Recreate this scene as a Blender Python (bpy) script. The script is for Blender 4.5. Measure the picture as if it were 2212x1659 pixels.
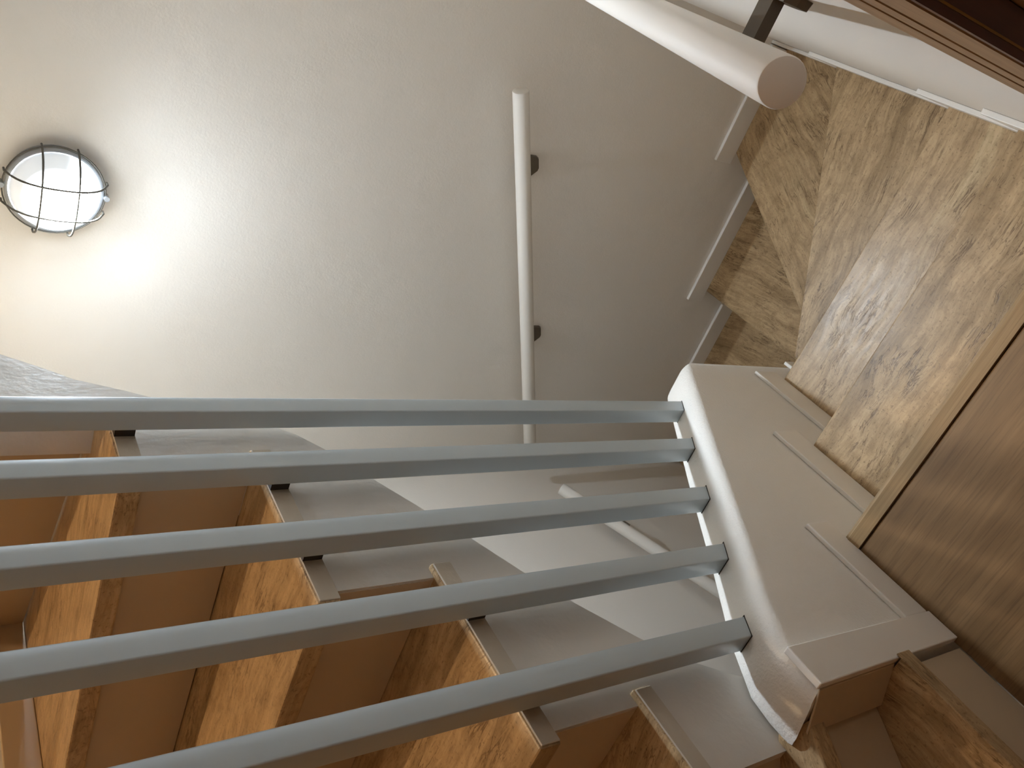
import bpy, bmesh, math, random
from mathutils import Vector, Matrix

for o in list(bpy.data.objects):
    bpy.data.objects.remove(o, do_unlink=True)
scn = bpy.context.scene
COL = scn.collection
random.seed(4)

# ------------------------------------------------------------------ camera
CAM_POS = Vector((0.6241, -0.4944, 1.2516))
IR = Vector((0.35349372990708894, -0.487460888454181, -0.7983884174659818))
IDN = Vector((-0.822722768961766, -0.5681775658952332, -0.017363727861632178))
FWD = Vector((-0.44516224946446087, 0.6629902984515148, -0.601892378927423))
cd = bpy.data.cameras.new('camera')
cd.sensor_width = 36.0
cd.sensor_fit = 'HORIZONTAL'
cd.lens = 1810.43 * 36.0 / 2212.0
cd.clip_start = 0.005
cam = bpy.data.objects.new('camera', cd)
COL.objects.link(cam)
M = Matrix.Identity(4)
for i in range(3):
    M[i][0] = IR[i]; M[i][1] = -IDN[i]; M[i][2] = -FWD[i]; M[i][3] = CAM_POS[i]
cam.matrix_world = M
scn.camera = cam

# ------------------------------------------------------------------ world, exposure
w = bpy.data.worlds.new('world'); scn.world = w
w.use_nodes = True
bgn = w.node_tree.nodes['Background']
bgn.inputs[0].default_value = (0.9, 0.85, 0.8, 1)
bgn.inputs[1].default_value = 0.0
scn.view_settings.view_transform = 'Standard'
scn.view_settings.look = 'None'
scn.view_settings.gamma = 1.0
scn.view_settings.use_curve_mapping = False
scn.view_settings.exposure = 2.38
scn.cycles.max_bounces = 16
scn.cycles.diffuse_bounces = 12
scn.cycles.glossy_bounces = 4

LAMP_STRENGTH = 620.0
LAMP_COLOR = (0.82, 0.945, 1.07)
UP_STRENGTH = 1000.0
UP_COLOR = (1.0, 0.71, 0.41)

# ------------------------------------------------------------------ measured layout (metres)
YF = 1.203          # far wall
XL = -0.868         # left wall
D = 0.2338          # going of the straight steps
R1 = 0.1998         # first step down
RD = 0.17824
RU = 0.1696
Z1 = 0.166          # first step up
XS = -0.093         # inner ends of the upper treads
ZT = lambda k: -(R1 + (k - 1) * RD)
ZU = lambda k: Z1 + (k - 1) * RU
WX = lambda y: 0.665 - 0.028 * y     # right wall face

# ------------------------------------------------------------------ materials
def srgb(r, g, b):
    f = lambda c: (c / 12.92 if c <= 0.04045 else ((c + 0.055) / 1.055) ** 2.4)
    return (f(r / 255), f(g / 255), f(b / 255), 1)

class NT:
    def __init__(s, name):
        s.m = bpy.data.materials.new(name); s.m.use_nodes = True
        s.t = s.m.node_tree; s.n = s.t.nodes; s.l = s.t.links
        s.b = s.n['Principled BSDF']
        s.tc = s.n.new('ShaderNodeTexCoord')
    def mapping(s, scale=(1, 1, 1), src='Object', rot=(0, 0, 0)):
        mp = s.n.new('ShaderNodeMapping')
        mp.inputs['Scale'].default_value = scale
        mp.inputs['Rotation'].default_value = rot
        s.l.new(s.tc.outputs[src], mp.inputs[0]); return mp.outputs[0]
    def noise(s, vec, scale=5, detail=4, rough=0.5, dist=0.0):
        n = s.n.new('ShaderNodeTexNoise')
        n.inputs['Scale'].default_value = scale; n.inputs['Detail'].default_value = detail
        n.inputs['Roughness'].default_value = rough; n.inputs['Distortion'].default_value = dist
        s.l.new(vec, n.inputs['Vector']); return n.outputs['Fac']
    def ramp(s, fac, stops):
        r = s.n.new('ShaderNodeValToRGB')
        while len(r.color_ramp.elements) < len(stops): r.color_ramp.elements.new(0.5)
        for e, (p, c) in zip(r.color_ramp.elements, stops): e.position = p; e.color = c
        s.l.new(fac, r.inputs[0]); return r.outputs[0]
    def mix(s, fac, a, b, mode='MIX'):
        m = s.n.new('ShaderNodeMix'); m.data_type = 'RGBA'; m.blend_type = mode
        for sock, v in ((m.inputs['Factor'], fac), (m.inputs['A'], a), (m.inputs['B'], b)):
            pass
        def put(sock, v):
            if hasattr(v, 'links'): s.l.new(v, sock)
            else: sock.default_value = v
        put(m.inputs[0], fac); put(m.inputs[6], a); put(m.inputs[7], b)
        return m.outputs[2]
    def bump(s, h, strength=0.2, dist=0.002, prev=None):
        b = s.n.new('ShaderNodeBump')
        b.inputs['Strength'].default_value = strength; b.inputs['Distance'].default_value = dist
        s.l.new(h, b.inputs['Height'])
        if prev is not None: s.l.new(prev, b.inputs['Normal'])
        s.l.new(b.outputs[0], s.b.inputs['Normal']); return b.outputs[0]
    def col(s, v):
        if hasattr(v, 'links'): s.l.new(v, s.b.inputs['Base Color'])
        else: s.b.inputs['Base Color'].default_value = v
    def set(s, **k):
        for a, v in k.items(): s.b.inputs[a.replace('_', ' ')].default_value = v

def g(v, a=1): return (v, v, v, 1)

def plaster(name, c1, c2, rough=0.45, bumps=((200, 0.24, 0.0014), (16, 0.25, 0.004)), spec=0.4):
    t = NT(name)
    v = t.mapping()
    t.col(t.mix(t.noise(v, 3, 5, 0.6), c1, c2))
    p = None
    for sc, st, di in bumps: p = t.bump(t.noise(v, sc, 3, 0.55), st, di, p)
    t.set(Roughness=rough, Specular_IOR_Level=spec)
    return t.m

MAT = {}
MAT['wall'] = plaster('wall_paint', (0.81, 0.77, 0.71, 1), (0.785, 0.745, 0.685, 1), 0.42)
MAT['parapet'] = plaster('rough_white_plaster', (0.78, 0.745, 0.69, 1), (0.74, 0.705, 0.65, 1), 0.5,
                         ((230, 0.5, 0.0022), (30, 0.3, 0.003)))
MAT['stringer'] = plaster('grey_white_plaster', (0.62, 0.585, 0.535, 1), (0.57, 0.535, 0.49, 1), 0.55,
                          ((120, 0.2, 0.0015), (18, 0.3, 0.003)))
MAT['skirting'] = plaster('white_skirting_paint', (0.80, 0.765, 0.71, 1), (0.77, 0.735, 0.68, 1), 0.32,
                          ((90, 0.05, 0.001),))
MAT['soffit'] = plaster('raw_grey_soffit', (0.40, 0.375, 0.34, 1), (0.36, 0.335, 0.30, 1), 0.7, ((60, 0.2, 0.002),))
MAT['riser'] = plaster('beige_riser_stone', srgb(196, 178, 152), srgb(184, 165, 139), 0.4, ((60, 0.05, 0.001),))
MAT['rail'] = plaster('white_rail_paint', (0.74, 0.70, 0.64, 1), (0.70, 0.66, 0.60, 1), 0.6, ((60, 0.06, 0.001), (260, 0.05, 0.0005)), 0.25)
MAT['bar'] = plaster('blue_grey_paint', srgb(182, 193, 199), srgb(175, 185, 191), 0.38, ((70, 0.06, 0.001), (300, 0.03, 0.0005)))

def travertine(name, seed):
    t = NT(name)
    v0 = t.mapping((1, 1, 1))
    # warp so that the bands run wavily along local X
    mp = t.n.new('ShaderNodeMapping'); mp.inputs['Scale'].default_value = (1.6, 16, 16)
    mp.inputs['Location'].default_value = (seed * 3.1, seed * 7.7, seed)
    wn = t.n.new('ShaderNodeTexNoise'); wn.inputs['Scale'].default_value = 5.0; wn.inputs['Detail'].default_value = 3
    t.l.new(v0, wn.inputs['Vector'])
    sub = t.n.new('ShaderNodeVectorMath'); sub.operation = 'MULTIPLY_ADD'
    sub.inputs[1].default_value = (0.06, 0.06, 0.06)
    t.l.new(wn.outputs['Color'], sub.inputs[0]); t.l.new(v0, sub.inputs[2])
    t.l.new(sub.outputs[0], mp.inputs[0])
    v = mp.outputs[0]
    n1 = t.noise(v, 1.15, 5, 0.6, 0.3)
    base = t.ramp(n1, [(0.30, srgb(154, 128, 92)), (0.42, srgb(180, 152, 114)), (0.52, srgb(198, 170, 131)), (0.60, srgb(188, 160, 121)), (0.74, srgb(211, 187, 147))])
    n2 = t.noise(v, 2.6, 5, 0.68, 0.6)
    lines = t.ramp(n2, [(0.470, g(1)), (0.492, g(0)), (0.500, g(0)), (0.522, g(1))])
    fine = t.ramp(t.noise(v, 7, 6, 0.78, 0.4), [(0.32, srgb(190, 182, 170)), (0.60, g(1))])
    c = t.mix(0.7, base, fine, 'MULTIPLY')
    msk = t.ramp(t.noise(v0, 9, 4, 0.6), [(0.46, g(0)), (0.60, g(0.9))])
    dark = t.mix(msk, g(1), lines)
    c = t.mix(0.8, c, t.mix(dark, srgb(128, 106, 78), g(1)), 'MULTIPLY')
    blot = t.ramp(t.noise(v0, 26, 5, 0.65, 0.4), [(0.34, srgb(196, 186, 172)), (0.52, g(1))])
    c = t.mix(0.4, c, blot, 'MULTIPLY')
    spk = t.ramp(t.noise(v0, 190, 3, 0.6), [(0.32, srgb(140, 122, 100)), (0.42, g(1))])
    c = t.mix(0.5, c, spk, 'MULTIPLY')
    t.col(c)
    pits = t.mix(dark, g(0), g(1))
    p = t.bump(t.noise(v0, 260, 3), 0.05, 0.0006)
    p = t.bump(spk, 0.12, 0.0005, p)
    p = t.bump(pits, 0.16, 0.0006, p)
    rr = t.ramp(t.noise(v, 6, 4), [(0.3, g(0.33)), (0.7, g(0.43))])
    t.l.new(rr, t.b.inputs['Roughness'])
    t.set(Specular_IOR_Level=0.40)
    return t.m
STONE = [travertine('travertine_%d' % i, i + 1.0) for i in range(5)]

def wood(name, c1, c2, c3, scale=(1.2, 26, 26), rough=0.42):
    t = NT(name)
    v = t.mapping(scale)
    n1 = t.noise(v, 2.2, 7, 0.65, 0.35)
    c = t.ramp(n1, [(0.3, c1), (0.5, c2), (0.7, c3)])
    v2 = t.mapping((scale[0] * 4, scale[1] * 7, scale[2] * 7))
    gr = t.ramp(t.noise(v2, 2.0, 3, 0.6), [(0.36, srgb(150, 138, 122)), (0.5, g(1))])
    t.col(t.mix(0.3, c, gr, 'MULTIPLY'))
    t.bump(t.noise(v2, 2.0, 3, 0.6), 0.06, 0.0006)
    t.set(Roughness=rough)
    return t.m
MAT['oak'] = wood('oak_floor', srgb(108, 81, 50), srgb(118, 90, 57), srgb(129, 100, 66), (1.4, 24, 24))
MAT['oak_strip'] = wood('oak_nosing', srgb(134, 108, 72), srgb(147, 120, 83), srgb(158, 131, 94), (1.5, 90, 90), 0.45)
MAT['arch'] = wood('brown_varnished_wood', srgb(138, 106, 72), srgb(150, 118, 82), srgb(160, 128, 92), (40, 40, 1.5), 0.55)
MAT['arch_dark'] = wood('dark_varnished_wood', srgb(62, 30, 16), srgb(72, 36, 20), srgb(84, 44, 24), (40, 40, 1.5), 0.4)

def plain(name, c, rough=0.5, metal=0.0):
    t = NT(name)
    v = t.mapping()
    c2 = tuple(x * 0.88 for x in c[:3]) + (1,)
    t.col(t.mix(t.noise(v, 40, 4), c, c2))
    t.bump(t.noise(v, 120, 2), 0.05, 0.0005)
    t.set(Roughness=rough, Metallic=metal)
    return t.m
MAT['bracket'] = plain('dark_grey_metal', srgb(98, 88, 74), 0.45)
MAT['gold'] = plain('brass_strip', srgb(140, 104, 40), 0.35, 0.6)
MAT['lampbase'] = plain('grey_metal_base', srgb(150, 152, 154), 0.4, 0.3)
MAT['wire'] = plain('guard_wire', srgb(92, 88, 80), 0.5, 0.2)
MAT['joint_and_shade'] = plain('dark_joint_and_shade', srgb(52, 42, 32), 0.8)  # dark bar joints; also the painted contact shadow at the tread ends
MAT['tread_end'] = plaster('rough_sawn_stone', srgb(200, 190, 174), srgb(172, 161, 145), 0.7, ((90, 0.4, 0.002),))

def glow(name, col, strength):
    t = NT(name)
    v = t.mapping()
    t.col((0.9, 0.9, 0.88, 1))
    t.set(Roughness=0.25)
    sep = t.n.new('ShaderNodeSeparateXYZ'); t.l.new(v, sep.inputs[0])
    # the bulb sits low behind the front of the glass, so the glass shines most there
    def mrange(out, a, b, c, d):
        m = t.n.new('ShaderNodeMapRange'); m.interpolation_type = 'SMOOTHSTEP'; t.l.new(out, m.inputs[0])
        for q, val in zip((1, 2, 3, 4), (a, b, c, d)): m.inputs[q].default_value = val
        return m.outputs[0]
    front = mrange(sep.outputs[1], -0.062, -0.0860, 0.005, 1.0)
    dp = t.n.new('ShaderNodeVectorMath'); dp.operation = 'DOT_PRODUCT'; dp.inputs[1].default_value = (-0.40, 0.0, -0.917)
    t.l.new(v, dp.inputs[0])
    low = mrange(dp.outputs['Value'], -0.020, 0.050, 0.025, 1.0)
    mu = t.n.new('ShaderNodeMath'); mu.operation = 'MULTIPLY'; t.l.new(front, mu.inputs[0]); t.l.new(low, mu.inputs[1])
    mr = t.n.new('ShaderNodeMath'); mr.operation = 'MULTIPLY'; mr.inputs[1].default_value = strength; t.l.new(mu.outputs[0], mr.inputs[0])
    t.l.new(mr.outputs[0], t.b.inputs['Emission Strength'])
    t.b.inputs['Emission Color'].default_value = tuple(col) + (1,)
    return t.m
MAT['glow'] = glow('lamp_glass_white', LAMP_COLOR, LAMP_STRENGTH)
MAT['glow_warm'] = glow('lamp_glass_warm', UP_COLOR, UP_STRENGTH)

# ------------------------------------------------------------------ mesh helpers
def finish(name, bm, mat, parent=None, loc=(0, 0, 0), rz=0.0, smooth=None, mats=None):
    bmesh.ops.recalc_face_normals(bm, faces=bm.faces)
    me = bpy.data.meshes.new(name)
    bm.to_mesh(me); bm.free()
    for m in (mats or [mat]): me.materials.append(m)
    if smooth is not None:
        for p in me.polygons: p.use_smooth = True
        try: me.set_sharp_from_angle(angle=math.radians(smooth))
        except Exception: pass
    o = bpy.data.objects.new(name, me)
    COL.objects.link(o)
    o.location = loc; o.rotation_euler = (0, 0, rz)
    if parent is not None: attach(o, parent)
    return o

def attach(o, parent):
    o.parent = parent
    o.matrix_parent_inverse = Matrix.Translation(-Vector(BASE[parent.name]))

BASE = {}
def thing(name, loc, label=None, cat=None, group=None, kind=None):
    o = bpy.data.objects.new(name, None); COL.objects.link(o)
    o.empty_display_size = 0.05
    o.location = loc; BASE[o.name] = loc
    tag(o, label, cat, group, kind)
    return o

def tag(o, label=None, cat=None, group=None, kind=None):
    if label: o['label'] = label
    if cat: o['category'] = cat
    if group: o['group'] = group
    if kind: o['kind'] = kind
    return o

def prism_bm(poly, axis, a, b, bevel=0.0, seg=2):
    """poly: 2-D points in the plane normal to axis; extruded from a to b."""
    bm = bmesh.new()
    def P(p, t):
        if axis == 'z': return (p[0], p[1], t)
        if axis == 'x': return (t, p[0], p[1])
        return (p[0], t, p[1])
    lo = [bm.verts.new(P(p, a)) for p in poly]
    hi = [bm.verts.new(P(p, b)) for p in poly]
    n = len(poly)
    bm.faces.new(lo[::-1]); bm.faces.new(hi)
    for i in range(n):
        bm.faces.new((lo[i], lo[(i + 1) % n], hi[(i + 1) % n], hi[i]))
    if bevel > 0:
        bmesh.ops.recalc_face_normals(bm, faces=bm.faces)
        bmesh.ops.bevel(bm, geom=list(bm.edges), offset=bevel, segments=seg, affect='EDGES', profile=0.5, clamp_overlap=True)
    return bm

def box(name, lo, hi, mat, parent=None, bevel=0.0, seg=2, smooth=None):
    c = [(lo[i] + hi[i]) / 2 for i in range(3)]
    poly = [(lo[0] - c[0], lo[1] - c[1]), (hi[0] - c[0], lo[1] - c[1]), (hi[0] - c[0], hi[1] - c[1]), (lo[0] - c[0], hi[1] - c[1])]
    bm = prism_bm(poly, 'z', lo[2] - c[2], hi[2] - c[2], bevel, seg)
    return finish(name, bm, mat, parent, c, smooth=smooth)

def tread(parent, poly, ztop, ang, mat, thick=0.03, bevel=0.003):
    """stone slab; ang = direction of the veins (along its front edge)"""
    cx = sum(p[0] for p in poly) / len(poly); cy = sum(p[1] for p in poly) / len(poly)
    ca, sa = math.cos(-ang), math.sin(-ang)
    loc = [((p[0] - cx) * ca - (p[1] - cy) * sa, (p[0] - cx) * sa + (p[1] - cy) * ca) for p in poly]
    bm = prism_bm(loc, 'z', -thick, 0.0, bevel, 2)
    return finish('tread', bm, mat, parent, (cx, cy, ztop), ang)

def riser(parent, p0, p1, z0, z1, back, mat=None):
    """thin upright slab from p0 to p1 (plan), thickened towards 'back' (2-D vector)"""
    b = Vector(back).normalized() * 0.02
    cx, cy = (p0[0] + p1[0]) / 2, (p0[1] + p1[1]) / 2
    poly = [(p0[0] - cx, p0[1] - cy), (p1[0] - cx, p1[1] - cy), (p1[0] + b[0] - cx, p1[1] + b[1] - cy), (p0[0] + b[0] - cx, p0[1] + b[1] - cy)]
    bm = prism_bm(poly, 'z', z0 + 0.0018, z1)
    return finish('riser', bm, mat or MAT['riser'], parent, (cx, cy, 0))

def tube_bm(bm, pts, rad, seg=10, cap=True):
    pts = [Vector(p) for p in pts]
    rings = []
    up = None
    for i, p in enumerate(pts):
        a = pts[max(i - 1, 0)]; b = pts[min(i + 1, len(pts) - 1)]
        t = (b - a).normalized()
        if up is None:
            up = Vector((0, 0, 1)) if abs(t.z) < 0.9 else Vector((1, 0, 0))
        s = t.cross(up).normalized(); up = s.cross(t).normalized()
        rings.append([bm.verts.new(p + s * math.cos(2 * math.pi * k / seg) * rad + up * math.sin(2 * math.pi * k / seg) * rad) for k in range(seg)])
    for r0, r1 in zip(rings, rings[1:]):
        for k in range(seg):
            bm.faces.new((r0[k], r0[(k + 1) % seg], r1[(k + 1) % seg], r1[k]))
    if cap:
        bm.faces.new(rings[0][::-1]); bm.faces.new(rings[-1])

# ------------------------------------------------------------------ room shell
ZB, ZTOP = -2.4, 4.4
tag(box('wall_far', (XL - 0.1, YF, ZB), (0.80, YF + 0.1, ZTOP), MAT['wall']), kind='structure')
tag(box('wall_left', (XL - 0.1, -1.5, ZB), (XL, YF, ZTOP), MAT['wall']), kind='structure')
tag(box('wall_back', (XL - 0.1, -1.6, ZB), (0.95, -1.5, ZTOP), MAT['arch']), kind='structure')
# right wall follows a slightly skewed line; a doorway opens next to the landing
DOOR0, DOOR1 = -0.312, -1.12
def skew_wall(name, y0, y1, z0, z1, th=0.14):
    poly = [(WX(y0), y0), (WX(y1), y1), (WX(y1) + th, y1), (WX(y0) + th, y0)]
    cx, cy = WX(y0), y0
    bm = prism_bm([(p[0] - cx, p[1] - cy) for p in poly], 'z', z0, z1)
    return tag(finish(name, bm, MAT['wall'], None, (cx, cy, 0)), kind='structure')
skew_wall('wall_right', YF, DOOR0 + 0.002, ZB, ZTOP)
skew_wall('wall_right_door_head', DOOR0 + 0.002, DOOR1, 2.02, ZTOP)
skew_wall('wall_right_door_foot', DOOR0 + 0.002, DOOR1, ZB, -0.02)
skew_wall('wall_right_rear', DOOR1, -1.5, ZB, ZTOP)
tag(box('ceiling', (XL - 0.1, -1.6, ZTOP), (0.95, YF + 0.1, ZTOP + 0.1), MAT['wall']), kind='structure')
# underside of the flight above the landing lane
bm = prism_bm([(-1.5, 2.45), (-0.35, 2.45), (0.56, 1.72), (0.62, 1.60), (YF, 1.60), (YF, 1.75), (0.6, 1.9), (-0.3, 2.62), (-1.5, 2.62)], 'x', 0.0, 0.60)
tag(finish('ceiling_flight_soffit', bm, MAT['soffit']), kind='structure')

# landing floor: oak boards with a nosing strip over the first step
floor = thing('floor', (0.33, -0.75, 0), kind='structure')
box('floor_board', (0.001, -0.62, -0.018), (WX(0) + 0.02, -0.0295, 0.0), MAT['oak'], floor, 0.0008, 1)
box('floor_board', (0.001, -1.5, -0.018), (WX(0) + 0.03, -0.622, 0.0), MAT['oak'], floor, 0.0008, 1)
bm = prism_bm([(-0.0275, -0.012), (-0.0275, 0.0035), (-0.006, 0.0045), (0.000, 0.001), (0.001, -0.006), (0.001, -0.034), (-0.006, -0.034), (-0.006, -0.012)], 'x', -0.32, 0.3215)
finish('nosing_strip', bm, MAT['oak_strip'], floor, (0.3235, 0, 0))
box('floor_slab', (0.002, -1.5, -0.19), (WX(0), -0.012, -0.0185), MAT['riser'], floor)
tag(box('floor_lower', (XL, -1.5, ZB - 0.1), (0.70, YF, ZB), MAT['oak']), kind='structure')

# ------------------------------------------------------------------ parapet (solid low wall that carries the bars)
PT = [(-0.2115, 0.343), (-0.19, 0.345), (-0.152, 0.341), (-0.069, 0.297), (0.048, 0.2165), (0.232, 0.0965), (0.35, 0.017), (0.432, -0.039), (0.50, -0.085),
      (0.522, -0.100), (0.5315, -0.112), (0.5345, -0.130)]
def ptop(y):
    for (a, za), (b, zb) in zip(PT, PT[1:]):
        if a <= y <= b: return za + (zb - za) * (y - a) / (b - a)
    return PT[-1][1]
W = 0.098; RAD = 0.026
bm = bmesh.new()
rings = []
ys = [p[0] for p in PT]
ys = sorted(set(ys + [-0.11, 0.0, 0.14, 0.30, 0.40]))
for y in ys:
    zt = ptop(y)
    shrink = 0.0
    prof = [(0.0, ZB)]
    for k in range(0, 7):
        a = k / 6 * math.pi / 2
        prof.append((-RAD + RAD * math.cos(a), zt - RAD * 0.8 + RAD * 0.8 * math.sin(a)))
    for k in range(0, 7):
        a = math.pi / 2 + k / 6 * math.pi / 2
        prof.append((-W + RAD + RAD * math.cos(a), zt - RAD * 0.8 + RAD * 0.8 * math.sin(a)))
    prof.append((-W, ZB))
    inset = 0.0
    if y > 0.528: inset = 0.0045 if y > 0.533 else 0.0012
    out = []
    for x, z in prof:
        x2 = x - inset if x > -W / 2 else x + inset
        bulge = 0.0
        if y < -0.2:
            u = min(1.0, -x2 / 0.052)
            bulge = 0.0175 * u if x2 > -0.086 else 0.011
        out.append(bm.verts.new((x2, y - bulge, z)))
    rings.append(out)
for a, b in zip(rings, rings[1:]):
    for k in range(len(a) - 1):
        bm.faces.new((a[k], a[k + 1], b[k + 1], b[k]))
    bm.faces.new((a[-1], a[0], b[0], b[-1]))
bm.faces.new(rings[0]); bm.faces.new(rings[-1][::-1])
parapet = finish('wall_parapet', bm, MAT['parapet'], None, smooth=50)
tag(parapet, kind='structure'); BASE[parapet.name] = (0, 0, 0)

# boarding on the parapet: stepped skirting and the tall end board
SK = 0.066
bp = thing('baseboard_parapet', (0, 0, 0), kind='structure')
def board_x(parent, x0, x1, y0, y1, z0, z1):
    return box('board', (x0, y0, z0), (x1, y1, z1), MAT['skirting'], parent, 0.0022, 2)
board_x(bp, 0.0005, 0.009, -0.1605, 0.040, 0.0005, 0.060)
board_x(bp, 0.0005, 0.009, 0.043, 0.280, ZT(1) + 0.0005, ZT(1) + 0.072)
board_x(bp, 0.0005, 0.009, 0.277, 0.497, ZT(2) + 0.0005, ZT(2) + 0.072)
board_x(bp, 0.0005, 0.009, 0.45, 0.545, ZT(3) + 0.0005, ZT(3) + 0.085)
# end board: an upright with a slanted top, and its return
bm = prism_bm([(-0.2135, 0.0005), (-0.1615, 0.0005), (-0.1545, 0.343), (-0.2135, 0.343)], 'x', 0.0005, 0.0115, 0.0018, 2)
finish('end_board', bm, MAT['skirting'], bp)
bm = prism_bm([(0.0005, -0.2120), (-0.0575, -0.2310), (-0.0590, -0.2345), (0.0005, -0.2150)], 'z', Z1 + 0.0005, 0.338, 0.0008, 1)
finish('end_return', bm, MAT['riser'], bp)

# ------------------------------------------------------------------ skirting on the walls
bf = thing('baseboard_far', (0, YF, ZT(4)), kind='structure')
def fboard(x0, x1, z):
    return box('board', (x0, YF - 0.010, z + 0.0005), (x1, YF - 0.0003, z + SK), MAT['skirting'], bf, 0.002, 2)
fboard(0.285, WX(YF) - 0.012, ZT(4)); fboard(-0.164, 0.282, ZT(5)); fboard(-0.58, -0.167, ZT(6)); fboard(XL + 0.012, -0.583, ZT(7))
br = thing('baseboard_right', (0.66, 0, 0), kind='structure')
def rboard(y0, y1, z, th=0.010, drop=0.0):
    """board along the skewed right wall; its front end turns down along the riser by 'drop'"""
    a = math.atan(0.028)
    poly = [(0, z + 0.0005), (y1 - y0 - 0.036, z + 0.0005), (y1 - y0 - 0.036, z - drop), (y1 - y0, z - drop), (y1 - y0, z + SK), (0, z + SK)] if drop else [(0, z + 0.0005), (y1 - y0, z + 0.0005), (y1 - y0, z + SK), (0, z + SK)]
    bm = prism_bm(poly, 'x', -th, -0.0004, 0.0015, 2)
    return finish('board', bm, MAT['skirting'], br, (WX(y0), y0, 0), a)
rboard(-0.228, 0.036, 0.0, drop=R1 - SK - .0005); rboard(0.002, 0.270, ZT(1), drop=RD - SK - .0005); rboard(0.236, 0.505, ZT(2), drop=RD - SK - .0005); rboard(0.471, 0.926, ZT(3), drop=RD - SK - .0005); rboard(0.892, YF - 0.0005, ZT(4), 0.009)
bl = thing('baseboard_left', (XL, 0.4, 0.844), kind='structure')
def lboard(y0, y1, z):
    return box('board', (XL + 0.0004, y0, z + 0.0005), (XL + 0.010, y1, z + 0.058), MAT['riser'], bl, 0.002, 2)
lboard(0.345, 0.83, ZU(6)); lboard(0.092, 0.364, ZU(5)); lboard(-0.155, 0.130, ZU(4))

# ------------------------------------------------------------------ stairs going down
dn = thing('staircase', (0.33, 0.234, ZT(2)), 'travertine winder stairs going down from the oak landing beside the right wall', 'staircase')
XR = lambda y: WX(y) - 0.0005
def A(p, q): return math.atan2(q[1] - p[1], q[0] - p[0])
tread(dn, [(0.0095, 0.002), (XR(0), 0.002), (XR(D), D), (0.0005, D)], ZT(1), 0, STONE[0])
tread(dn, [(0.0005, D - 0.02), (XR(D), D - 0.02), (XR(2 * D), 2 * D), (0.0005, 2 * D)], ZT(2), 0, STONE[1])
N3a, N3b = (-0.030, 0.5655), (0.66, 0.891)
tread(dn, [(0.0005, 2 * D - 0.02), (XR(.45), 2 * D - 0.02), (XR(.89), 0.8895), (0.0005, 0.580), (0.0005, 0.538)], ZT(3), A((0.0, 0.47), (0.65, 0.56)), STONE[2])
tread(dn, [(0.0005, 0.558), (XR(.87), 0.868), (XR(YF), YF - 0.0005), (0.324, YF - 0.0005), (0.0, 0.655), (-0.03, 0.60), (-0.03, 0.5365)], ZT(4), A((0.0, 0.655), (0.324, YF)), STONE[3])
tread(dn, [(-0.005, 0.625), (0.345, YF - 0.0005), (-0.126, YF - 0.0005), (-0.126, 0.5365), (-0.03, 0.5365)], ZT(5), math.radians(97), STONE[4])
tread(dn, [(-0.106, 0.5365), (-0.106, YF - 0.0005), (-0.55, YF - 0.0005), (-0.13, 0.58)], ZT(6), math.radians(101), STONE[2])
tread(dn, [(-0.115, 0.545), (-0.53, YF - 0.0005), (XL + .0005, YF - 0.0005), (XL + .0005, 0.80), (-0.13, 0.52)], ZT(7), math.radians(20), STONE[1])
for k in range(3):
    y0 = 0.52 - D * (k + 1)
    tread(dn, [(XL + .0005, y0), (-0.0985, y0), (-0.0985, y0 + D + 0.02), (XL + .0005, y0 + D + 0.02 + (0.27 if k == 0 else 0))], ZT(8 + k), 0, STONE[k])
riser(dn, (0.001, -0.012), (XR(0), -0.012), ZT(1), -0.036, (0, -1), STONE[0])
riser(dn, (0.001, D - 0.02), (XR(D), D - 0.02), ZT(2), ZT(1) - 0.031, (0, -1), STONE[1])
riser(dn, (0.001, 2 * D - 0.02), (XR(2 * D), 2 * D - 0.02), ZT(3), ZT(2) - 0.031, (0, -1), STONE[2])
riser(dn, (0.001, 0.560), (XR(.86), 0.870), ZT(4), ZT(3) - 0.031, (0.44, -0.9), STONE[3])
riser(dn, (-0.004, 0.640), (0.328, YF - 0.001), ZT(5), ZT(4) - 0.031, (0.86, -0.5), STONE[4])
riser(dn, (-0.106, 0.537), (-0.106, YF - 0.001), ZT(6), ZT(5) - 0.031, (1, 0), STONE[2])
riser(dn, (-0.125, 0.57), (-0.54, YF - 0.001), ZT(7), ZT(6) - 0.031, (0.8, 0.6), STONE[1])
riser(dn, (-0.13, 0.54), (XL + .001, 0.82), ZT(8), ZT(7) - 0.031, (0.3, 0.9), STONE[1])

# ------------------------------------------------------------------ stairs going up
up = thing('staircase', (-0.45, -0.3, 0.0), 'travertine stairs rising behind the blue grey bars in warm light', 'staircase')
X0 = XS; XW = XL + 0.0005
# (step number, tread polygon, vein direction)
tread(up, [(0.0150, -0.2085), (0.0150, -1.15), (-0.580, -1.15), (-0.100, -0.2160), (0.0122, -0.2160), (0.0122, -0.2085)], ZU(1), math.pi / 2, STONE[3])
tread(up, [(-0.045, -0.224), (-0.502, -1.15), (XW, -1.15), (XW, -0.70), (X0, -0.205), (X0, -0.2135)], ZU(2), math.radians(62), STONE[4])
tread(up, [(X0, -0.246), (XW, -0.748), (XW, -0.095), (X0, -0.095)], ZU(3), math.radians(14), STONE[1])
tread(up, [(X0, -0.134), (XW, -0.134), (XW, 0.150), (X0, 0.150)], ZU(4), 0, STONE[0])
tread(up, [(X0, 0.110), (XW, 0.110), (XW, 0.385), (-0.125, 0.385), (-0.125, 0.397), (X0, 0.397)], ZU(5), 0, STONE[2])
tread(up, [(X0, 0.362), (XW, 0.362), (XW, 0.845), (-0.113, 0.54), (X0, 0.505)], ZU(6), 0, STONE[3])
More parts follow.
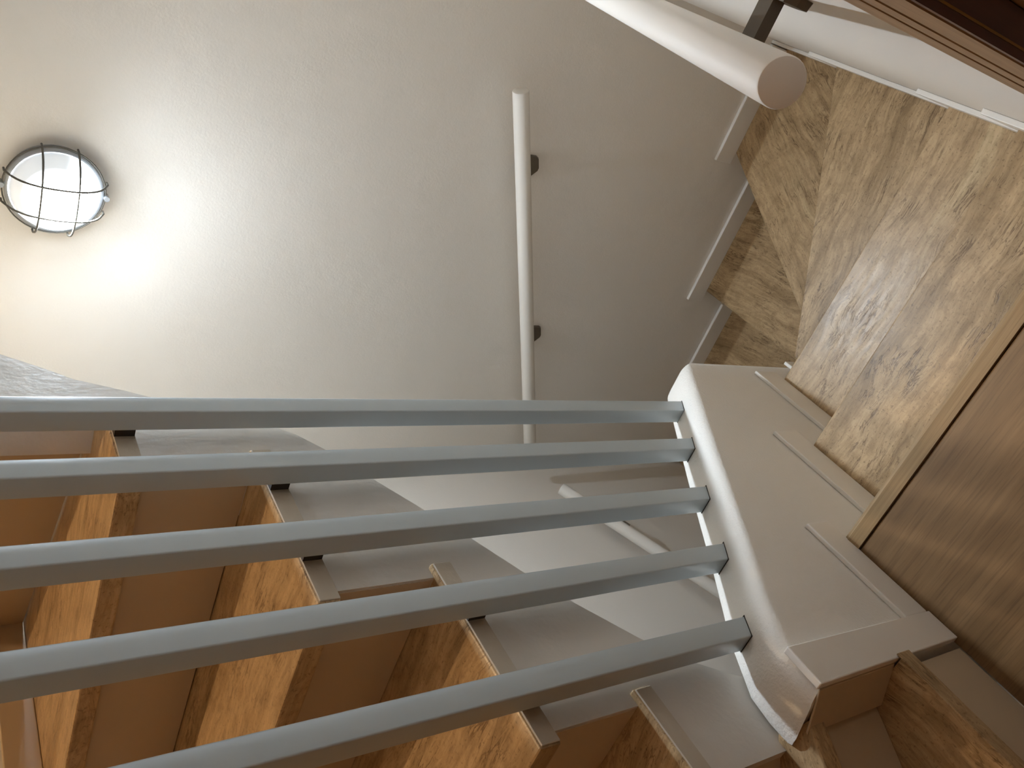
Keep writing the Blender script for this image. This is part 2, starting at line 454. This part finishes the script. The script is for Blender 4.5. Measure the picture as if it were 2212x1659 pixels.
tread(up, [(X0, 0.500), (XW, 0.808), (XW, YF - 0.0005), (-0.50, YF - 0.0005), (X0, 0.60)], ZU(7), math.radians(-21), STONE[1])
tread(up, [(X0, 0.585), (-0.48, YF - 0.0005), (-0.02, YF - 0.0005), (-0.05, 0.60)], ZU(8), math.radians(-58), STONE[4])
#tread(up, [(-0.06, 0.60), (-0.04, YF - 0.0005), (0.40, YF - 0.0005), (0.0, 0.60)], ZU(9), math.radians(90), STONE[0])
# risers (the upright faces towards the landing)
riser(up, (0.0006, -0.224), (0.0006, -1.15), 0.0005, ZU(1) - 0.0305, (-1, 0))
riser(up, (-0.062, -0.2235), (-0.538, -1.15), ZU(1), ZU(2) - 0.0305, (-0.85, 0.5))
riser(up, (-0.113, -0.226), (XW, -0.728), ZU(2), ZU(3) - 0.0305, (-0.5, 0.84))
riser(up, (-0.105, -0.115), (XW, -0.115), ZU(3), ZU(4) - 0.0305, (0, 1))
riser(up, (-0.105, 0.131), (XW, 0.131), ZU(4), ZU(5) - 0.0305, (0, 1))
riser(up, (-0.105, 0.370), (XW, 0.370), ZU(5), ZU(6) - 0.0305, (0, 1))
riser(up, (-0.105, 0.520), (XW, 0.825), ZU(6), ZU(7) - 0.0305, (-0.37, 0.93))
riser(up, (-0.107, 0.598), (-0.50, YF - 0.001), ZU(7), ZU(8) - 0.0305, (0.8, 0.5))
#riser(up, (-0.055, 0.60), (-0.03, YF - 0.001), ZU(8), ZU(9) - 0.0305, (1, 0))
# body: side face (string) with a stepped top and a sloping lower edge
bot = [(-0.2262, 0.08), (-0.14, 0.235), (-0.103, 0.307), (-0.074, 0.350), (-0.015, 0.414), (0.062, 0.477), (0.133, 0.527), (0.205, 0.572), (0.278, 0.623), (0.335, 0.663),
       (0.418, 0.720), (0.455, 0.752), (0.480, 0.790), (0.515, 0.868), (0.550, 0.943), (0.566, 0.975), (0.591, 1.034), (0.618, 1.070), (0.650, 1.119), (0.70, 1.20), (0.72, 1.25)]
top = [(0.72, ZU(7) + 0.09), (0.60, ZU(7) + 0.09), (0.60, ZU(7) - 0.031), (0.520, ZU(7) - 0.031), (0.520, ZU(6) - 0.0305), (0.371, ZU(6) - 0.0305), (0.371, ZU(5) - 0.0305), (0.132, ZU(5) - 0.0305), (0.132, ZU(4) - 0.0305),
       (-0.114, ZU(4) - 0.0305), (-0.114, ZU(3) - 0.0305), (-0.2262, ZU(3) - 0.0305)]
KS = (CAM_POS.x + 0.101) / (CAM_POS.x + 0.113)     # the outline was measured on x = -0.113; the face stands at -0.101
bot = [(CAM_POS.y + (y - CAM_POS.y) * KS, CAM_POS.z + (z - CAM_POS.z) * KS) for y, z in bot]
bot[0] = (-0.2262, 0.10)
bm = prism_bm(bot + top, 'x', -0.101, -0.19, 0.0)
finish('string', bm, MAT['stringer'], up)
# slab behind the string (underside of the flight)
low = [p for p in bot if p[0] <= 0.46]
slab_top = [(0.46, 0.87), (0.385, ZU(5) - 0.035), (0.150, ZU(4) - 0.035), (-0.095, ZU(3) - 0.035), (-0.2262, ZU(3) - 0.12)]
bm = prism_bm(low + slab_top, 'x', -0.1905, XL + 0.001)
finish('soffit_slab', bm, MAT['soffit'], up)
bm = prism_bm([(-0.192, 0.46), (XL + 0.001, 0.46), (XL + 0.001, 0.82), (-0.192, 0.58)], 'z', 0.90, ZU(6) - 0.031)
finish('soffit_slab', bm, MAT['soffit'], up)
bm = prism_bm([(-0.188, 0.725), (-0.188, YF - 0.001), (0.60, YF - 0.001), (0.60, 0.60), (-0.02, 0.60)], 'z', 1.43, ZU(9) - 0.031)
finish('soffit_slab', bm, MAT['soffit'], up)
# rough sawn inner ends of the treads
for k, y0, y1 in ((3, -0.246, -0.095), (4, -0.134, 0.150), (5, 0.110, 0.397), (6, 0.362, 0.505)):
    box('tread_end', (X0 - 0.0005, y0 + 0.003, ZU(k) - 0.0290), (X0 + 0.0022, y1 - 0.003, ZU(k) - 0.0025), MAT['tread_end'], up, 0.0008, 1)

# ------------------------------------------------------------------ balustrade: five square bars
bal = thing('balustrade', (-0.055, 0.17, 0.1), 'row of five blue grey square upright bars on the white parapet', 'balustrade')
BX0, BX1 = -0.0705, -0.040
BY = [(0.4155, 0.4455), (0.2945, 0.3275), (0.1630, 0.1955), (0.0335, 0.0675), (-0.0985, -0.0660)]
proto = None
for y0, y1 in BY:
    yc = (y0 + y1) / 2
    zb = min(ptop(y0), ptop(y1)) - 0.012
    if proto is None:
        bm = prism_bm([(BX0 + 0.055, -0.016), (BX1 + 0.055, -0.016), (BX1 + 0.055, 0.016), (BX0 + 0.055, 0.016)], 'z', 0, 2.45, 0.0022, 3)
        o = finish('baluster', bm, MAT['bar'], bal, (-0.055, yc, zb), smooth=40)
        proto = o
    else:
        o = proto.copy(); COL.objects.link(o); o.location = (-0.055, yc, zb)
        o.matrix_parent_inverse = proto.matrix_parent_inverse
    # dark joint where the bar enters the plaster
    z = ptop(y0)
    s = (ptop(y1) - ptop(y0)) / (y1 - y0)
    bmj = bmesh.new()
    e = 0.0008
    vs = []
    for (x, y) in ((BX0 - e, y0 - e), (BX1 + e, y0 - e), (BX1 + e, y1 + e), (BX0 - e, y1 + e)):
        zz = ptop(yc) + s * (y - yc)
        vs.append((bmj.verts.new((x, y, zz - 0.006)), bmj.verts.new((x, y, zz + 0.0012))))
    bmj.faces.new([v[0] for v in vs]); bmj.faces.new([v[1] for v in vs][::-1])
    for i in range(4):
        bmj.faces.new((vs[i][0], vs[(i + 1) % 4][0], vs[(i + 1) % 4][1], vs[i][1]))
    finish('joint', bmj, MAT['joint_and_shade'], bal)
# small lugs from bars to tread ends, coloured dark as the contact shadow there
for k, bi in ((6, 0), (5, 1), (5, 2), (4, 3), (4, 4)):
    yc = sum(BY[bi]) / 2
    box('shade_lug', (XS + 0.002, BY[bi][0] + 0.014, ZU(k) - 0.028), (BX0 + 0.001, BY[bi][1] - 0.004, ZU(k) - 0.003), MAT['joint_and_shade'], bal)

# ------------------------------------------------------------------ handrails
def bracket(parent, p_rail, p_wall, nrm, along, size=(0.052, 0.050), drop=0.02):
    """square rod from under the rail to a plate on the wall"""
    p_rail = Vector(p_rail); p_wall = Vector(p_wall)
    n = Vector(nrm).normalized(); al = Vector(along).normalized()
    upv = n.cross(al).normalized()
    if upv.z < 0: upv = -upv
    d = (p_wall - p_rail).normalized()
    h = 0.0075
    bm = bmesh.new()
    side = d.cross(Vector((0, 0, 1))).normalized(); u2 = side.cross(d).normalized()
    ends = []
    for p in (p_rail, p_wall):
        ends.append([bm.verts.new(p + side * a * h + u2 * b * h) for a, b in ((-1, -1), (1, -1), (1, 1), (-1, 1))])
    bm.faces.new(ends[0][::-1]); bm.faces.new(ends[1])
    for i in range(4): bm.faces.new((ends[0][i], ends[0][(i + 1) % 4], ends[1][(i + 1) % 4], ends[1][i]))
    rod = finish('bracket', bm, MAT['bracket'], parent)
    # plate: rounded trapezoid, rod joins near its upper half
    a, b = size[0] / 2, size[1]
    pts = [(-a, 0.002), (a, 0.002), (a, -b * 0.30), (a * 0.62, -b * 0.72), (a * 0.40, -b * 0.78), (-a * 0.40, -b * 0.78), (-a * 0.62, -b * 0.70), (-a, -b * 0.30)]
    bm = bmesh.new()
    f0 = [bm.verts.new(p_wall + al * x + upv * z) for x, z in pts]
    f1 = [bm.verts.new(p_wall + al * x * 0.94 + upv * z * 0.94 + n * 0.008) for x, z in pts]
    bm.faces.new(f0[::-1]); bm.faces.new(f1)
    for i in range(len(pts)): bm.faces.new((f0[i], f0[(i + 1) % len(pts)], f1[(i + 1) % len(pts)], f1[i]))
    plate = finish('wall_plate', bm, MAT['bracket'])
    plate.parent = rod; plate.matrix_parent_inverse = Matrix.Identity(4)
    plate.matrix_parent_inverse = Matrix.Translation((0, 0, 0))
    return rod

def handrail(p0, p1, rad, label, base):
    h = thing('handrail', base, label, 'handrail')
    p0 = Vector(p0); p1 = Vector(p1); d = (p1 - p0).normalized()
    bm = bmesh.new()
    e = rad * 0.12
    # straight round bar with softly rounded ends
    seg = 40
    s = d.cross(Vector((0, 0, 1))).normalized(); u = s.cross(d).normalized()
    st = [(p0, rad - e * 1.2), (p0 + d * e * 0.35, rad - e * 0.35), (p0 + d * e, rad), (p1 - d * e, rad), (p1 - d * e * 0.35, rad - e * 0.35), (p1, rad - e * 1.2)]
    rings = [[bm.verts.new(p + s * math.cos(2 * math.pi * k / seg) * r + u * math.sin(2 * math.pi * k / seg) * r) for k in range(seg)] for p, r in st]
    for a, b in zip(rings, rings[1:]):
        for k in range(seg): bm.faces.new((a[k], a[(k + 1) % seg], b[(k + 1) % seg], b[k]))
    bm.faces.new(rings[0][::-1]); bm.faces.new(rings[-1])
    finish('rail', bm, MAT['rail'], h, smooth=35)
    return h, p0, d

# on the lamp wall
h, p0, d = handrail((0.331, YF - 0.06, 0.097), (-0.790, YF - 0.06, -0.450), 0.0195, 'long white round handrail on the lamp wall, sloping down behind the top bar', (0.0, YF, -0.1))
for x in (0.140, -0.345):
    t = (x - p0.x) / d.x
    c = p0 + d * t
    bracket(h, c + Vector((0, 0.0, -0.012)), (c.x, YF, c.z - 0.027), (0, -1, 0), d, (0.064, 0.070))
# on the right wall, next to the camera
h, p0, d = handrail((0.6013, -0.040, 0.705), (0.5973, 0.960, 0.285), 0.0203, 'white round handrail with a blunt end, nearest the camera, on the right wall', (0.665, 0.4, 0.5))
for y in (0.062, 0.78):
    t = (y - p0.y) / d.y
    c = p0 + d * t
    bracket(h, c + Vector((0.004, 0, -0.016)), (WX(y), y, c.z - 0.018), (-1, -0.028, 0), d, (0.050, 0.040))
# on the left wall under the rising stairs
h, p0, d = handrail((-0.81, 1.040, -0.520), (-0.81, 0.25, -0.960), 0.0195, 'white handrail on the left wall below the rising stairs, seen between the bars', (XL, 0.6, -0.8))
for y in (0.842, 0.40):
    t = (y - p0.y) / d.y
    c = p0 + d * t
    bracket(h, c + Vector((0, 0, -0.012)), (XL, y + 0.052, c.z - 0.070), (1, 0, 0), d, (0.026, 0.018))
    sad = box('saddle', (-0.0235, -0.020, -0.0015), (0.0235, 0.020, 0.0015), MAT['bracket'], h)
    sad.location = c + Vector((0, 0, -0.006)); sad.rotation_euler = (math.atan2(d.z, d.y) if d.y > 0 else -math.atan2(-d.z, -d.y) * -1, 0, 0)

# ------------------------------------------------------------------ caged wall lamps
def wall_lamp(c, glow_mat, label, group):
    cx, cz = c
    L = thing('bulkhead_lamp', (cx, YF, cz), label, 'wall lamp', group)
    def lathe(name, prof, mat, seg=48, smooth=40):
        bm = bmesh.new()
        rings = []
        for r, y in prof:
            if r < 1e-6: rings.append([bm.verts.new((0, -y, 0))])
            else: rings.append([bm.verts.new((r * math.cos(2 * math.pi * k / seg), -y, r * math.sin(2 * math.pi * k / seg))) for k in range(seg)])
        for a, b in zip(rings, rings[1:]):
            for k in range(seg):
                if len(a) == 1: bm.faces.new((a[0], b[(k + 1) % seg], b[k]))
                elif len(b) == 1: bm.faces.new((a[k], a[(k + 1) % seg], b[0]))
                else: bm.faces.new((a[k], a[(k + 1) % seg], b[(k + 1) % seg], b[k]))
        return finish(name, bm, mat, L, (cx, YF, cz), smooth=smooth)
    lathe('base', [(0.0, 0.0005), (0.0805, 0.0005), (0.0815, 0.004), (0.0795, 0.019), (0.0835, 0.0205), (0.0840, 0.0275), (0.0815, 0.0295), (0.0775, 0.0295), (0.0770, 0.022), (0.0, 0.022)], MAT['lampbase'])
    dome = []
    for k in range(0, 11):
        a = k / 10 * math.pi / 2
        dome.append((0.0762 * math.cos(a) if k < 10 else 0.0, 0.0245 + 0.062 * math.sin(a)))
    lathe('glass', dome, glow_mat)
    # wire guard: rim ring and a grid of two by two bowed wires
    bm = bmesh.new()
    ring = [(0.0865 * math.cos(2 * math.pi * k / 48), -0.0255, 0.0865 * math.sin(2 * math.pi * k / 48)) for k in range(49)]
    tube_bm(bm, ring, 0.0015, 8, False)
    for off in (-0.030, 0.030):
        half = math.sqrt(0.0880 ** 2 - off ** 2)
        for ax in (0, 1):
            pts = []
            for k in range(0, 25):
                u = -1 + 2 * k / 24
                s = u * half
                rr = math.hypot(s, off) / 0.0885
                dep = 0.0255 + 0.067 * math.sqrt(max(0, 1 - rr ** 2.6))
                pts.append((s, -dep, off) if ax == 0 else (off, -dep - 0.002, s))
            # hooked ends bent back to the wall
            a0, a1 = Vector(pts[0]), Vector(pts[-1])
            dirv = (a1 - a0).normalized() * 0.003
            pts = [tuple(a0 - dirv + Vector((0, 0.012, 0)))] + [tuple(a0 - dirv)] + pts[1:-1] + [tuple(a1 + dirv)] + [tuple(a1 + dirv + Vector((0, 0.012, 0)))]
            tube_bm(bm, pts, 0.0020, 8)
    finish('wire_guard', bm, MAT['wire'], L, (cx, YF, cz), smooth=60)
    for s in (-1, 1):
        bm = bmesh.new()
        tube_bm(bm, [(0, -0.014, s * 0.0885), (0, -0.034, s * 0.0885)], 0.0052, 14)
        tube_bm(bm, [(0, -0.026, s * 0.078), (0, -0.026, s * 0.0885)], 0.0032, 10)
        finish('screw_ear', bm, MAT['lampbase'], L, (cx, YF, cz), smooth=40)
    return L
wall_lamp((-0.083, 0.995), MAT['glow'], 'round caged wall lamp shining white on the far wall', 'caged wall lamps')
wall_lamp((-0.42, 3.15), MAT['glow_warm'], 'round caged wall lamp shining amber on the far wall a floor higher', 'caged wall lamps')

# ------------------------------------------------------------------ doorway in the right wall, beside the camera
dr = thing('door_1', (0.66, -0.7, 0), kind='structure')
AX = 0.650
y_out, y_in = -0.229, -0.3105
# architrave with two grooves: three strips standing proud of a darker back board
bm = prism_bm([(AX + 0.003, y_out), (AX + 0.003, y_in), (0.6745, y_in), (WX(y_out) - 0.0004, y_out)], 'z', 0.001, 2.05)
arch = finish('architrave', bm, MAT['arch_dark'], dr)
BASE['architrave'] = dr.location[:]
for ya, yb in ((y_out, -0.2555), (-0.2590, -0.2765), (-0.2800, y_in)):
    bm = prism_bm([(AX, ya - 0.0008), (AX, yb + 0.0008), (AX + 0.0028, yb), (AX + 0.0028, ya)], 'z', 0.001, 2.05)
    o = finish('moulding_strip', bm, MAT['arch'])  # lighter brown carries the grazing reflection on the architrave face
    o.parent = arch; o.matrix_parent_inverse = Matrix.Identity(4)
# reveal: dark rebate, brass strip, jamb and door leaf
def dbox(name, lo, hi, mat): return box(name, lo, hi, mat, dr)
dbox('rebate', (AX + 0.0005, -0.3150, 0.001), (0.6640, -0.3110, 2.05), MAT['arch_dark'])
dbox('brass_strip', (AX + 0.0035, -0.3158, 0.001), (AX + 0.0043, -0.3151, 2.05), MAT['gold'])
dbox('jamb', (0.6645, -0.3220, 0.001), (0.8000, -0.3125, 2.05), MAT['arch'])
dbox('door_leaf', (0.7600, -1.12, 0.005), (0.8000, -0.3225, 2.02), MAT['arch'])
